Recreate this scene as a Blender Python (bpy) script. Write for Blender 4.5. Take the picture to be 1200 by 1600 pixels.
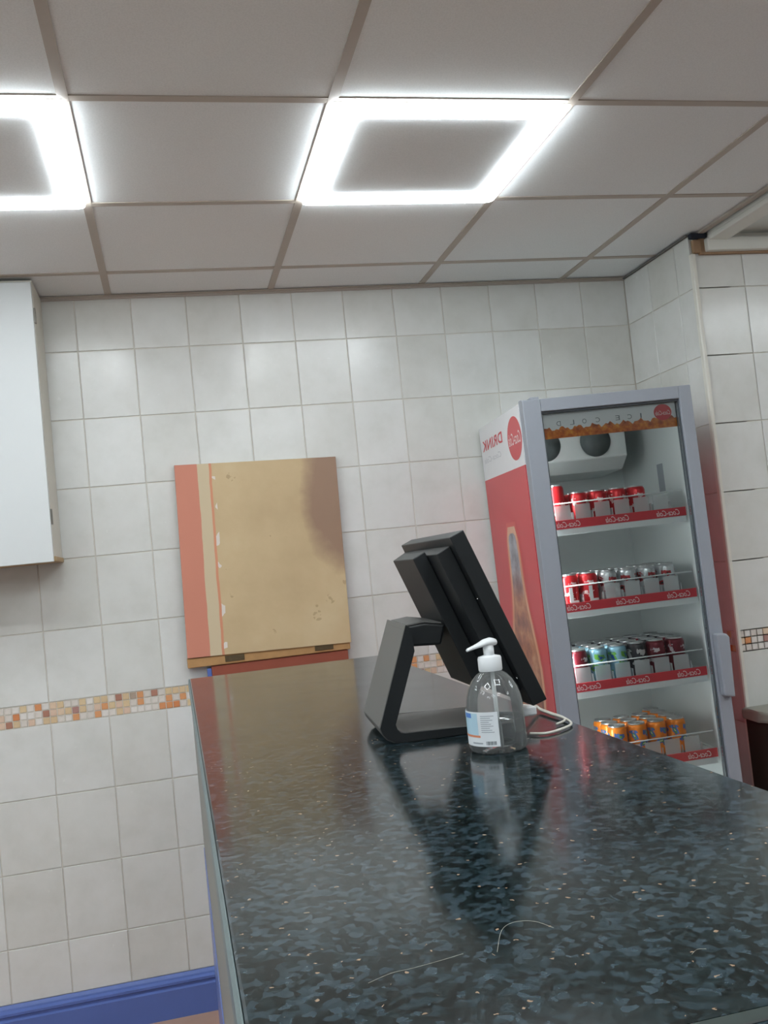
import bpy, bmesh, math, random
from mathutils import Vector, Matrix
rnd = random.Random(7)
for o in list(bpy.data.objects): bpy.data.objects.remove(o)
SC = bpy.context.scene
COL = SC.collection
R = math.radians

# ------------------------------------------------------------------ camera, world, exposure
cam_d = bpy.data.cameras.new('camera'); cam = bpy.data.objects.new('camera', cam_d); COL.objects.link(cam)
cam.location = (0.2674, -3.559, 1.5304)
cam.rotation_euler = (1.6223, 0.1016, -0.2189)
cam_d.sensor_fit = 'VERTICAL'; cam_d.sensor_height = 32.0; cam_d.sensor_width = 24.0
cam_d.lens = 1477.8 / 1600 * 32
cam_d.clip_start = 0.02
SC.camera = cam
wd = bpy.data.worlds.new('world'); SC.world = wd; wd.use_nodes = True
wd.node_tree.nodes['Background'].inputs[0].default_value = (0.9, 0.95, 1, 1)
wd.node_tree.nodes['Background'].inputs[1].default_value = 0.05
SC.view_settings.view_transform = 'Standard'; SC.view_settings.look = 'None'
SC.view_settings.gamma = 1; SC.view_settings.use_curve_mapping = False
SC.view_settings.exposure = 0.13
LED = 26.0            # radiance of the LED frame diffusers
CEIL = 2.602

# ------------------------------------------------------------------ helpers
def srgb(r, g, b):
    f = lambda c: (c/255/12.92) if c/255 <= .04045 else ((c/255+.055)/1.055)**2.4
    return (f(r), f(g), f(b), 1)

class NT:
    def __init__(s, name):
        s.m = bpy.data.materials.new(name); s.m.use_nodes = True
        s.t = s.m.node_tree; s.b = s.t.nodes['Principled BSDF']; s.out = s.t.nodes['Material Output']
    def n(s, typ, **kw):
        nd = s.t.nodes.new(typ)
        for k, v in kw.items():
            if k in nd.bl_rna.properties: setattr(nd, k, v)
            else: nd.inputs[k.replace('_', ' ')].default_value = v
        return nd
    def l(s, a, b): s.t.links.new(a, b)
    def set(s, **kw):
        for k, v in kw.items(): s.b.inputs[k.replace('_', ' ')].default_value = v
        return s
    def ramp(s, stops, interp='LINEAR'):
        r = s.t.nodes.new('ShaderNodeValToRGB'); cr = r.color_ramp; cr.interpolation = interp
        while len(cr.elements) < len(stops): cr.elements.new(0.5)
        for e, (p, c) in zip(cr.elements, stops): e.position = p; e.color = c
        return r
    def coord(s, kind='Object'):
        return s.t.nodes.new('ShaderNodeTexCoord').outputs[kind]
    def noise(s, vec, scale, detail=3, rough=.5):
        nd = s.t.nodes.new('ShaderNodeTexNoise')
        nd.inputs['Scale'].default_value = scale; nd.inputs['Detail'].default_value = detail; nd.inputs['Roughness'].default_value = rough
        if vec is not None: s.l(vec, nd.inputs['Vector'])
        return nd
    def mix(s, fac, a, b, blend='MIX'):
        m = s.t.nodes.new('ShaderNodeMix'); m.data_type = 'RGBA'; m.blend_type = blend
        for v, i in ((fac, 0), (a, 6), (b, 7)):
            if hasattr(v, 'is_linked'): s.l(v, m.inputs[i])
            else: m.inputs[i].default_value = v
        return m.outputs[2]
    def math(s, op, a, b=0.0, clamp=False):
        m = s.t.nodes.new('ShaderNodeMath'); m.operation = op; m.use_clamp = clamp
        for v, i in ((a, 0), (b, 1)):
            if hasattr(v, 'is_linked'): s.l(v, m.inputs[i])
            else: m.inputs[i].default_value = v
        return m.outputs[0]
    def bump(s, h, strength=.1, dist=.01):
        b = s.t.nodes.new('ShaderNodeBump'); b.inputs['Strength'].default_value = strength; b.inputs['Distance'].default_value = dist
        s.l(h, b.inputs['Height']); s.l(b.outputs[0], s.b.inputs['Normal'])
    def color(s, c): s.l(c, s.b.inputs['Base Color'])

def plain(name, col, rough=.5, metal=0.0, var=.06, scale=30, spec=.5, bump=0.0):
    """a plain finish with slight procedural variation"""
    t = NT(name).set(Roughness=rough, Metallic=metal); t.b.inputs['Specular IOR Level'].default_value = spec
    nz = t.noise(t.coord(), scale, 3)
    a = tuple(c*(1-var) for c in col[:3])+(1,); b = tuple(min(1, c*(1+var)) for c in col[:3])+(1,)
    t.color(t.mix(nz.outputs[0], a, b))
    if bump: t.bump(nz.outputs[0], bump, .002)
    return t.m

def link(name, me, mat, parent=None, loc=None, rot=None):
    o = bpy.data.objects.new(name, me); COL.objects.link(o)
    if mat is not None and not me.materials: me.materials.append(mat)
    if parent: o.parent = parent
    if loc is not None: o.location = loc
    if rot is not None: o.rotation_euler = rot
    return o
def empty(name, loc=(0, 0, 0), rot=(0, 0, 0)):
    o = bpy.data.objects.new(name, None); COL.objects.link(o); o.location = loc; o.rotation_euler = rot; o.empty_display_size = .1
    return o
def tag(o, label, cat, group=None):
    o['label'] = label; o['category'] = cat
    if group: o['group'] = group
    return o
def struct(o, label=None):
    o['kind'] = 'structure'
    if label: o['label'] = label
    return o
def mesh(name, verts, faces, smooth=False):
    me = bpy.data.meshes.new(name); me.from_pydata([tuple(v) for v in verts], [], faces); me.update()
    bm = bmesh.new(); bm.from_mesh(me); bmesh.ops.recalc_face_normals(bm, faces=bm.faces); bm.to_mesh(me); bm.free()
    if smooth: me.polygons.foreach_set('use_smooth', [True]*len(me.polygons))
    return me
def from_bm(name, bm, smooth=False):
    me = bpy.data.meshes.new(name); bmesh.ops.recalc_face_normals(bm, faces=bm.faces); bm.to_mesh(me); bm.free()
    if smooth: me.polygons.foreach_set('use_smooth', [True]*len(me.polygons))
    return me
def add_box(bm, lo, hi, bev=0.0, seg=2):
    lo, hi = [min(a, b) for a, b in zip(lo, hi)], [max(a, b) for a, b in zip(lo, hi)]
    vs = [bm.verts.new((x, y, z)) for x in (lo[0], hi[0]) for y in (lo[1], hi[1]) for z in (lo[2], hi[2])]
    fs = [bm.faces.new([vs[i] for i in f]) for f in ((0,1,3,2),(4,6,7,5),(0,4,5,1),(2,3,7,6),(0,2,6,4),(1,5,7,3))]
    if bev:
        es = list({e for f in fs for e in f.edges})
        bmesh.ops.bevel(bm, geom=es, offset=bev, segments=seg, profile=.5, affect='EDGES')
def box(name, lo, hi, bev=0.0, seg=2):
    bm = bmesh.new(); add_box(bm, lo, hi, bev, seg); return from_bm(name, bm)
def prism(name, pts, d0, d1, axis='y', bev=0.0, seg=2):
    """outline pts (a,b) extruded along axis from d0 to d1. axis y: a=x,b=z ; axis x: a=y,b=z ; axis z: a=x,b=y"""
    mp = {'y': lambda a, b, d: (a, d, b), 'x': lambda a, b, d: (d, a, b), 'z': lambda a, b, d: (a, b, d)}[axis]
    bm = bmesh.new(); n = len(pts)
    A = [bm.verts.new(mp(a, b, d0)) for a, b in pts]; B = [bm.verts.new(mp(a, b, d1)) for a, b in pts]
    bm.faces.new(A); bm.faces.new(B[::-1])
    for i in range(n): bm.faces.new((A[i], B[i], B[(i+1) % n], A[(i+1) % n]))
    if bev: bmesh.ops.bevel(bm, geom=list(bm.edges), offset=bev, segments=seg, profile=.5, affect='EDGES')
    return from_bm(name, bm)
def flat(name, pts, axis='y', d=0.0):
    mp = {'y': lambda a, b: (a, d, b), 'x': lambda a, b: (d, a, b), 'z': lambda a, b: (a, b, d)}[axis]
    return mesh(name, [mp(a, b) for a, b in pts], [list(range(len(pts)))])
def lathe(name, prof, n=32, smooth=True, cap=True):
    vs, fs = [], []
    for r, z in prof:
        for i in range(n):
            a = 2*math.pi*i/n; vs.append((r*math.cos(a), r*math.sin(a), z))
    for j in range(len(prof)-1):
        for i in range(n):
            k = (i+1) % n; fs.append((j*n+i, j*n+k, (j+1)*n+k, (j+1)*n+i))
    if cap:
        if prof[0][0] > 1e-6: fs.append(tuple(range(n))[::-1])
        if prof[-1][0] > 1e-6: fs.append(tuple((len(prof)-1)*n+i for i in range(n)))
    me = mesh(name, vs, fs, smooth)
    return me
def sharp(me, ang=40):
    bm = bmesh.new(); bm.from_mesh(me)
    for e in bm.edges:
        if len(e.link_faces) == 2 and e.calc_face_angle(0) > R(ang): e.smooth = False
    bm.to_mesh(me); bm.free(); return me
def tube(name, path, r, n=10, closed=False, smooth=True):
    """path swept tube; r number or list"""
    P = [Vector(p) for p in path]; vs, fs = [], []
    up = Vector((0, 0, 1)); prev = None
    for i, p in enumerate(P):
        t = (P[min(i+1, len(P)-1)]-P[max(i-1, 0)]).normalized()
        if prev is None:
            a = t.cross(up); a = t.cross(Vector((1, 0, 0))) if a.length < .1 else a
        else: a = prev - t*prev.dot(t)
        a.normalize(); b = t.cross(a); prev = a
        rr = r[i] if isinstance(r, (list, tuple)) else r
        for k in range(n):
            th = 2*math.pi*k/n; vs.append(p+a*rr*math.cos(th)+b*rr*math.sin(th))
    for i in range(len(P)-1):
        for k in range(n):
            q = (k+1) % n; fs.append((i*n+k, i*n+q, (i+1)*n+q, (i+1)*n+k))
    fs.append(tuple(range(n))[::-1]); fs.append(tuple((len(P)-1)*n+k for k in range(n)))
    return mesh(name, vs, fs, smooth)
def spline(pts, n=8):
    P = [Vector(p) for p in pts]; out = []
    for i in range(len(P)-1):
        p0, p1, p2, p3 = P[max(i-1, 0)], P[i], P[i+1], P[min(i+2, len(P)-1)]
        for k in range(n):
            t = k/n; out.append(.5*((2*p1)+(p2-p0)*t+(2*p0-5*p1+4*p2-p3)*t*t+(-p0+3*p1-3*p2+p3)*t**3))
    out.append(P[-1]); return out
def text_mesh(name, body, width, height, shear=0.0, spacing=1.0, mirror=True, bold=0.0):
    """lettering as a flat mesh in the x-z plane, centred; mirrored as the photograph shows it"""
    c = bpy.data.curves.new('tmp', 'FONT'); c.body = body; c.size = 1; c.shear = shear; c.space_character = spacing
    c.resolution_u = 3; c.offset = bold
    o = bpy.data.objects.new('tmp', c); COL.objects.link(o)
    dg = bpy.context.evaluated_depsgraph_get(); dg.update()
    me = bpy.data.meshes.new_from_object(o.evaluated_get(dg)); me.name = name
    bpy.data.objects.remove(o); bpy.data.curves.remove(c)
    xs = [v.co.x for v in me.vertices]; ys = [v.co.y for v in me.vertices]
    x0, x1, y0, y1 = min(xs), max(xs), min(ys), max(ys)
    s = -1 if mirror else 1
    for v in me.vertices:
        a = ((v.co.x-x0)/(x1-x0)-.5)*width*s; b = ((v.co.y-y0)/(y1-y0)-.5)*height
        v.co = (a, 0, b)
    me.materials.clear()
    return me

# ------------------------------------------------------------------ materials
def tile_material():
    t = NT('glazed_wall_tile').set(Roughness=.16); t.b.inputs['Specular IOR Level'].default_value = .5
    co = t.coord(); oi = t.n('ShaderNodeObjectInfo')
    add = t.n('ShaderNodeVectorMath', operation='ADD'); t.l(co, add.inputs[0])
    cmb = t.n('ShaderNodeCombineXYZ')
    t.l(t.math('MULTIPLY', oi.outputs['Random'], 37.0), cmb.inputs[0]); t.l(t.math('MULTIPLY', oi.outputs['Random'], 91.0), cmb.inputs[2])
    t.l(cmb.outputs[0], add.inputs[1])
    n1 = t.noise(add.outputs[0], 7, 5, .6); n2 = t.noise(add.outputs[0], 45, 3)
    r = t.ramp([(.3, srgb(210, 210, 206)), (.5, srgb(217, 217, 214)), (.72, srgb(222, 222, 220))]); t.l(n1.outputs[0], r.inputs[0])
    r2 = t.ramp([(0, srgb(244, 243, 240)), (1, (1, 1, 1, 1))]); t.l(oi.outputs['Random'], r2.inputs[0])
    t.color(t.mix(1.0, r.outputs[0], r2.outputs[0], 'MULTIPLY'))
    h = t.math('ADD', t.math('MULTIPLY', n1.outputs[0], .8), t.math('MULTIPLY', n2.outputs[0], .12))
    t.bump(h, .08, .005)
    rr = t.ramp([(.3, (.17,)*3+(1,)), (.8, (.29,)*3+(1,))]); t.l(n2.outputs[0], rr.inputs[0]); t.l(rr.outputs[0], t.b.inputs['Roughness'])
    return t.m
def ceiling_tile_material():
    t = NT('mineral_ceiling_tile').set(Roughness=.85); t.b.inputs['Specular IOR Level'].default_value = .2
    n = t.noise(t.coord(), 260, 3); n2 = t.noise(t.coord(), 3, 3)
    r = t.ramp([(.35, srgb(224, 227, 228)), (.6, srgb(231, 234, 235))]); t.l(n.outputs[0], r.inputs[0])
    t.color(t.mix(t.math('MULTIPLY', n2.outputs[0], .15), r.outputs[0], srgb(214, 212, 208)))
    t.bump(n.outputs[0], .12, .002); return t.m
def counter_material():
    t = NT('speckled_laminate').set(Roughness=.17); t.b.inputs['Specular IOR Level'].default_value = .42
    co = t.coord(); nz = t.noise(co, 85, 3)
    sc = t.n('ShaderNodeVectorMath', operation='SCALE'); t.l(nz.outputs['Color'], sc.inputs[0]); sc.inputs['Scale'].default_value = .010
    add = t.n('ShaderNodeVectorMath', operation='ADD'); t.l(co, add.inputs[0]); t.l(sc.outputs[0], add.inputs[1])
    def vor(scale):
        v = t.n('ShaderNodeTexVoronoi'); v.inputs['Scale'].default_value = scale; t.l(add.outputs[0], v.inputs['Vector'])
        s = t.n('ShaderNodeSeparateColor'); t.l(v.outputs['Color'], s.inputs[0]); return s
    big = vor(135); small = vor(300)
    r1 = t.ramp([(0, srgb(6, 13, 13)), (.26, srgb(12, 22, 22)), (.44, srgb(22, 35, 37)), (.60, srgb(38, 53, 59)), (.76, srgb(48, 63, 71)), (.92, srgb(58, 73, 82))], 'CONSTANT'); t.l(big.outputs[0], r1.inputs[0])
    r2 = t.ramp([(0, srgb(8, 16, 16)), (.5, srgb(20, 31, 33)), (.82, srgb(44, 58, 62))], 'CONSTANT'); t.l(small.outputs[1], r2.inputs[0])
    base = t.mix(.32, r1.outputs[0], r2.outputs[0])
    sp = vor(380); ms = t.ramp([(0, (0, 0, 0, 1)), (.9955, (1, 1, 1, 1))], 'CONSTANT'); t.l(sp.outputs[2], ms.inputs[0])
    base = t.mix(ms.outputs[0], base, srgb(140, 118, 98))
    t.color(base)
    r3 = t.ramp([(.3, (.10,)*3+(1,)), (.8, (.17,)*3+(1,))]); t.l(t.noise(co, 9, 4).outputs[0], r3.inputs[0]); t.l(r3.outputs[0], t.b.inputs['Roughness'])
    return t.m
def flap_material():
    """painted MDF underside of the flap: salmon margin, bare stripe, thin salmon line, tan field, brown scorch"""
    t = NT('painted_flap_board').set(Roughness=.55); t.b.inputs['Specular IOR Level'].default_value = .3
    co = t.coord(); s = t.n('ShaderNodeSeparateXYZ'); t.l(co, s.inputs[0])
    nl = t.noise(co, 9, 3); nf = t.noise(co, 60, 4); nb = t.noise(co, 3.2, 5, .6)
    x = t.math('ADD', s.outputs[0], t.math('MULTIPLY', t.math('SUBTRACT', nl.outputs[0], .5), .010))
    tan = t.ramp([(.3, srgb(184, 160, 124)), (.55, srgb(196, 172, 135)), (.75, srgb(203, 182, 146))]); t.l(nb.outputs[0], tan.inputs[0])
    st = t.ramp([(0, srgb(197, 129, 108)), (.08/.6, srgb(198, 180, 150)), (.122/.6, srgb(204, 138, 108)), (.133/.6, (0, 0, 0, 1))], 'CONSTANT')
    t.l(t.math('DIVIDE', x, .6), st.inputs[0])
    fld = t.math('GREATER_THAN', t.math('DIVIDE', x, .6), .133/.6)
    c = t.mix(fld, st.outputs[0], tan.outputs[0])
    # white chips just right of the thin line
    chip = t.math('MULTIPLY', t.math('GREATER_THAN', t.noise(co, 16, 2).outputs[0], .60), t.math('MULTIPLY', t.math('GREATER_THAN', x, .133), t.math('LESS_THAN', x, .146)))
    c = t.mix(chip, c, srgb(214, 205, 196))
    # small brown spots, upper left of the field
    vo = t.n('ShaderNodeTexVoronoi'); vo.inputs['Scale'].default_value = 13; t.l(co, vo.inputs['Vector'])
    sp = t.math('MULTIPLY', t.math('MULTIPLY', t.math('LESS_THAN', vo.outputs['Distance'], .26), t.math('GREATER_THAN', nb.outputs[0], .56)), t.math('MULTIPLY', fld, t.math('GREATER_THAN', nf.outputs[0], .52)))
    c = t.mix(t.math('MULTIPLY', sp, .35), c, srgb(122, 95, 62))
    # scorch: upper right, running down the right edge
    dx = t.math('SUBTRACT', .60, s.outputs[0]); dz = t.math('SUBTRACT', .57, s.outputs[2])
    e1 = t.math('ADD', t.math('MULTIPLY', t.math('POWER', t.math('DIVIDE', dx, .14), 2.0), 1.0), t.math('POWER', t.math('ABSOLUTE', t.math('DIVIDE', dz, .34)), 2.0))
    e1 = t.math('ADD', e1, t.math('MULTIPLY', t.math('SUBTRACT', nb.outputs[0], .5), 1.5))
    sr = t.ramp([(.35, (1, 1, 1, 1)), (1.0, (0, 0, 0, 1))]); t.l(e1, sr.inputs[0])
    c = t.mix(t.math('MULTIPLY', sr.outputs[0], .85), c, srgb(142, 112, 96))
    t.color(c); t.bump(nf.outputs[0], .06, .002); return t.m
def emission(name, col, strength):
    t = NT(name); e = t.n('ShaderNodeEmission'); e.inputs[0].default_value = col; e.inputs[1].default_value = strength
    t.l(e.outputs[0], t.out.inputs[0]); return t.m
def pane(name, tint=(1, 1, 1, 1), rough=.02, haze=0.0, ior=1.45):
    """thin clear sheet: Fresnel mix of transparent and glossy, with an optional milky part"""
    t = NT(name); tr = t.n('ShaderNodeBsdfTransparent'); tr.inputs[0].default_value = tint
    gl = t.n('ShaderNodeBsdfGlossy'); gl.inputs['Roughness'].default_value = rough
    fr = t.n('ShaderNodeFresnel'); fr.inputs[0].default_value = ior
    m = t.n('ShaderNodeMixShader'); t.l(fr.outputs[0], m.inputs[0]); t.l(tr.outputs[0], m.inputs[1]); t.l(gl.outputs[0], m.inputs[2])
    last = m.outputs[0]
    if haze:
        df = t.n('ShaderNodeBsdfTranslucent'); df2 = t.n('ShaderNodeBsdfDiffuse'); df.inputs[0].default_value = df2.inputs[0].default_value = (.93, .95, .95, 1)
        a = t.n('ShaderNodeMixShader'); a.inputs[0].default_value = .5; t.l(df.outputs[0], a.inputs[1]); t.l(df2.outputs[0], a.inputs[2])
        b = t.n('ShaderNodeMixShader'); b.inputs[0].default_value = haze; t.l(last, b.inputs[1]); t.l(a.outputs[0], b.inputs[2]); last = b.outputs[0]
    t.l(last, t.out.inputs[0]); return t.m

M = {}
M['tile'] = tile_material()
M['grout'] = plain('grout', srgb(214, 208, 198), .9, var=.10, scale=14, spec=.2)
M['ctile'] = ceiling_tile_material()
M['tee'] = plain('ceiling_grid_bar', srgb(176, 166, 156), .5, var=.05)
M['void'] = plain('ceiling_void', srgb(120, 118, 115), .9)
M['led'] = emission('led_diffuser', (.885, .965, 1, 1), LED)
M['led_rim'] = plain('led_rim', srgb(232, 232, 230), .4)
M['front_dark'] = plain('unseen_wall_grey', srgb(118, 123, 127), .6, var=.05, scale=3)  # unseen wall behind the camera, its tone chosen for the light it throws back
M['paint_white'] = plain('white_paint', srgb(208, 212, 208), .55, var=.03, scale=6)
M['blue'] = plain('blue_gloss_paint', srgb(88, 110, 176), .3, var=.07, scale=12, bump=.1)
M['floor'] = plain('terracotta_floor', srgb(180, 146, 126), .5, var=.12, scale=9)
M['trim'] = plain('white_plastic_trim', srgb(216, 213, 203), .4, var=.04)
M['trunk'] = plain('white_plastic_trunking', srgb(214, 213, 206), .4, var=.05, scale=10)
M['brown'] = plain('brown_stained_plastic', srgb(150, 120, 92), .7, var=.2)
M['dark'] = plain('dark_gap', srgb(34, 40, 52), .8)
M['cab'] = plain('white_melamine', srgb(202, 204, 204), .45, var=.02, scale=6)
M['cabedge'] = plain('yellowed_melamine', srgb(204, 200, 188), .5, var=.05, scale=8)
M['oak'] = plain('oak_panel', srgb(168, 140, 100), .6, var=.15, scale=25)
M['hinge'] = plain('hinge_steel', srgb(120, 116, 108), .4, metal=.8)
M['counter'] = counter_material()
M['edge'] = plain('grey_laminate_edge', srgb(92, 106, 108), .4, var=.14, scale=120)
M['cpanel'] = plain('grey_counter_panel', srgb(128, 128, 122), .5, var=.08, scale=25)
M['strip'] = plain('dark_green_joint_strip', srgb(26, 40, 36), .55)
M['chrome'] = plain('bright_metal', srgb(200, 202, 200), .25, metal=1)
M['scr'] = plain('pale_scratch', srgb(142, 140, 130), .6)
M['flap'] = flap_material()
M['mdf'] = plain('raw_mdf', srgb(176, 136, 92), .75, var=.18, scale=30, spec=.2)
M['rust'] = plain('red_brown_paint', srgb(142, 72, 52), .6, var=.12, scale=18)
M['hingedark'] = plain('old_brass_hinge', srgb(98, 82, 58), .5, metal=.5, var=.3, scale=60)
M['pos'] = plain('black_plastic', srgb(21, 24, 26), .45, var=.06, scale=200)
M['posgrey'] = plain('lit_stand_metal', srgb(92, 91, 89), .5, var=.04, scale=200)  # grey of the till stand's lit faces, light put into the colour
M['screen'] = plain('screen_glass', srgb(14, 16, 18), .08)
M['fgrey'] = plain('silver_grey_frame', srgb(146, 150, 158), .42, var=.03, metal=.0)
M['fside'] = plain('grey_cabinet_steel', srgb(150, 153, 158), .45, var=.03)
M['fwhite'] = plain('white_vinyl', srgb(226, 226, 228), .3, var=.02)
M['fred'] = plain('red_vinyl', srgb(204, 60, 68), .28, var=.03, scale=8)
M['liner'] = plain('white_fridge_liner', srgb(222, 227, 226), .35, var=.02)
M['shelf'] = plain('white_wire_shelf', srgb(222, 226, 226), .35)
M['fan'] = plain('dark_fan_grille', srgb(92, 100, 100), .5, var=.25, scale=40)
M['gasket'] = plain('grey_rubber_gasket', srgb(82, 88, 92), .7)
M['wtext'] = plain('white_print', srgb(240, 226, 226), .5, var=.01)
M['gtext'] = plain('grey_print', srgb(120, 128, 132), .5, var=.02)
M['ltext'] = plain('pale_grey_print', srgb(198, 198, 202), .5, var=.02)
M['rtext'] = plain('red_print', srgb(206, 66, 74), .4, var=.02)
M['glass'] = pane('fridge_glass', (.96, .985, .98, 1))
M['clearplate'] = pane('clear_plastic_plate', (.95, .97, .97, 1), .15, .5)
M['white_plastic'] = plain('white_pump_plastic', srgb(228, 230, 232), .35, var=.02)
M['cable'] = plain('white_cable', srgb(206, 202, 192), .5, var=.05)
M['bench'] = plain('pale_grey_worktop', srgb(150, 152, 140), .45, var=.05)
M['benchend'] = plain('shaded_cabinet_end', srgb(48, 46, 38), .6, var=.06)  # cabinet colour darkened for the shadow at its left end
M['benchdark'] = plain('dark_green_cabinet', srgb(64, 68, 54), .6, var=.06)

# ------------------------------------------------------------------ tiled walls
TM = {}
def tile_mesh(w, h, t=.0034, c=.0012, g=.0032):
    key = (round(w, 4), round(h, 4), g)
    if key not in TM:
        a, b = (w-g)/2, (h-g)/2; vs = []
        for x, z in ((-a, -b), (a, -b), (a, b), (-a, b)): vs.append((x, 0, z))
        for x, z in ((-a, -b), (a, -b), (a, b), (-a, b)): vs.append((x, -t+c, z))
        for x, z in ((-a+c, -b+c), (a-c, -b+c), (a-c, b-c), (-a+c, b-c)): vs.append((x, -t, z))
        fs = [(8, 9, 10, 11)]
        for i in range(4):
            j = (i+1) % 4; fs += [(i, j, 4+j, 4+i), (4+i, 4+j, 8+j, 8+i)]
        TM[key] = mesh('tile', vs, fs); TM[key].materials.append(M['tile'])
    return TM[key]
ROWS = [(2.402, 2.594)] + [(2.152-.25*i, 2.402-.25*i) for i in range(4)] + [(1.152, 1.402)] + [(.827-.25*i, 1.077-.25*i) for i in range(3)] + [(.145, .327)]
MOS = (1.077, 1.152)
PAL = {'W': [(214, 206, 198), (208, 200, 192), (218, 212, 206)], 'P': [(212, 184, 162), (216, 190, 164)], 'T': [(206, 180, 144), (210, 186, 148)],
       'O': [(208, 142, 96), (202, 130, 86), (210, 150, 104)], 'B': [(168, 120, 102), (166, 126, 118)], 'G': [(168, 150, 134)]}
MM = {}
def mosaic_mat(k):
    i = rnd.randrange(len(PAL[k])); key = k+str(i)
    if key not in MM: MM[key] = plain('mosaic_glaze_'+key, srgb(*PAL[k][i]), .25, var=.12, scale=60)
    return MM[key]
PATTERN = ['WWB', 'WOT', 'TWW', 'WWP', 'OWW', 'WBT', 'PPT', 'TPW', 'WTW', 'WBO', 'TTW', 'WWW', 'TPO', 'TOW', 'WTW', 'BPT', 'TTP', 'GWW', 'OOW', 'WWW', 'BWW', 'WWO', 'TOO', 'TWO', 'TOW', 'TWT']
MSM = {}
def mosaic_mesh(k):
    m = mosaic_mat(k); key = m.name
    if key not in MSM:
        a = .025/2-.0014; c = .0010; t = .0032
        vs = [(x*a, 0, z*a) for x, z in ((-1, -1), (1, -1), (1, 1), (-1, 1))]+[(x*(a-c), -t, z*(a-c)) for x, z in ((-1, -1), (1, -1), (1, 1), (-1, 1))]
        MSM[key] = mesh('mosaic_tile', vs, [(4, 5, 6, 7)]+[(i, (i+1) % 4, 4+(i+1) % 4, 4+i) for i in range(4)]); MSM[key].materials.append(m)
    return MSM[key]
def tile_wall(wall, length, place, rot, single, mosaic_cols, pattern_at=None):
    """place(s) -> (x,y) of the wall face at run s ; columns .2 wide from s=0"""
    s = 0.0
    while s < length-1e-4:
        w = min(.2, length-s)
        for z0, z1 in ROWS:
            x, y = place(s+w/2)
            if single(s): link('tile', tile_mesh(w, z1-z0), None, wall, (x, y, (z0+z1)/2), (0, 0, rot))
        s += w
    n = int(length/.025+.001); rest = []
    for c in range(n):
        for r in range(3):
            k = pattern_at(c)[r] if pattern_at and pattern_at(c) else rnd.choices('WTPOBG', (50, 16, 10, 14, 7, 3))[0]
            x, y = place((c+.5)*.025); z = MOS[1]-.0125-.025*r
            if mosaic_cols(c): link('mosaic_tile', mosaic_mesh(k), None, wall, (x, y, z), (0, 0, rot))
            else: rest.append((x, y, z))
    if rest:
        bm = bmesh.new(); a = .0112
        for x, y, z in rest:
            T = Matrix.Translation((x, y, z)) @ Matrix.Rotation(rot, 4, 'Z')
            vs = [bm.verts.new(T @ Vector(p)) for p in ((-a, 0, -a), (a, 0, -a), (a, 0, a), (-a, 0, a), (-a*.9, -.0032, -a*.9), (a*.9, -.0032, -a*.9), (a*.9, -.0032, a*.9), (-a*.9, -.0032, a*.9))]
            for f in ((4, 5, 6, 7), (0, 1, 5, 4), (1, 2, 6, 5), (2, 3, 7, 6), (3, 0, 4, 7)): bm.faces.new([vs[i] for i in f])
        o = link('mosaic_band', from_bm('mosaic_band', bm), mosaic_mat('P'), wall); o['kind'] = 'stuff'

# back wall: face of the grout at y=0 ; runs from x=-2.0 to the corner at x=2.2
wb = struct(link('wall_back', box('wall_back', (-2.1, .004, -.05), (2.35, .12, 2.75)), M['grout']), 'off white glazed tile back wall with a mosaic border')
X0 = -2.0
c_of = lambda x: int(round((x-X0)/.025))
PX0 = c_of(-.35)
tile_wall(wb, 4.2, lambda s: (X0+s, .004), 0, lambda s: True,
          lambda c: PX0-8 <= c < PX0+90,
          lambda c: PATTERN[c-PX0] if 0 <= c-PX0 < 26 else None)
# return wall x=2.2 from y=0 to y=-.512
wr = struct(link('wall_side', box('wall_side', (2.204, -.504, -.05), (2.35, .12, 2.75)), M['grout']), 'short tiled return wall beside the drinks fridge')
tile_wall(wr, .505, lambda s: (2.204, -.0005-s), R(-90), lambda s: True, lambda c: True)
# wall facing the room to the right
wf = struct(link('wall_right', box('wall_right', (2.21, -.504, -.05), (4.6, -.35, 2.75)), M['grout']), 'tiled wall to the right of the fridge alcove')
tile_wall(wf, 2.36, lambda s: (2.21+s, -.504), 0, lambda s: True, lambda c: c < 24)
# room shell outside the picture
struct(link('wall_left', box('wall_left', (-2.15, -6.6, -.05), (-2.0, .004, 2.75)), M['paint_white']), 'plain white wall to the left')
struct(link('wall_front', box('wall_front', (-2.15, -6.75, -.05), (4.6, -6.6, 2.75)), M['front_dark']), 'dark wall behind the camera')
struct(link('wall_far_right', box('wall_far_right', (4.5, -6.75, -.05), (4.65, -.4, 2.75)), M['paint_white']), 'plain white wall far to the right')
struct(link('floor', box('floor', (-2.1, -6.7, -.06), (4.6, .05, 0)), M['floor']), 'terracotta coloured floor')

# skirting board with a moulded top
prof = [(0, 0), (-.022, 0), (-.022, .098), (-.014, .104), (-.014, .110), (-.021, .116), (-.021, .124), (-.012, .130), (-.010, .136), (-.003, .146), (0, .146)]
struct(link('baseboard_back', prism('baseboard_back', prof, -2.0, 2.2, 'x'), M['blue']), 'blue painted moulded skirting board')
# white corner trim
struct(link('trim_1', prism('trim_1', [(2.199, -.500), (2.199, -.514), (2.203, -.518), (2.214, -.518), (2.214, -.511), (2.206, -.511), (2.206, -.500)], 0, 2.525, 'z'), M['trim']), 'white plastic corner trim of the tiled pillar')

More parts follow.
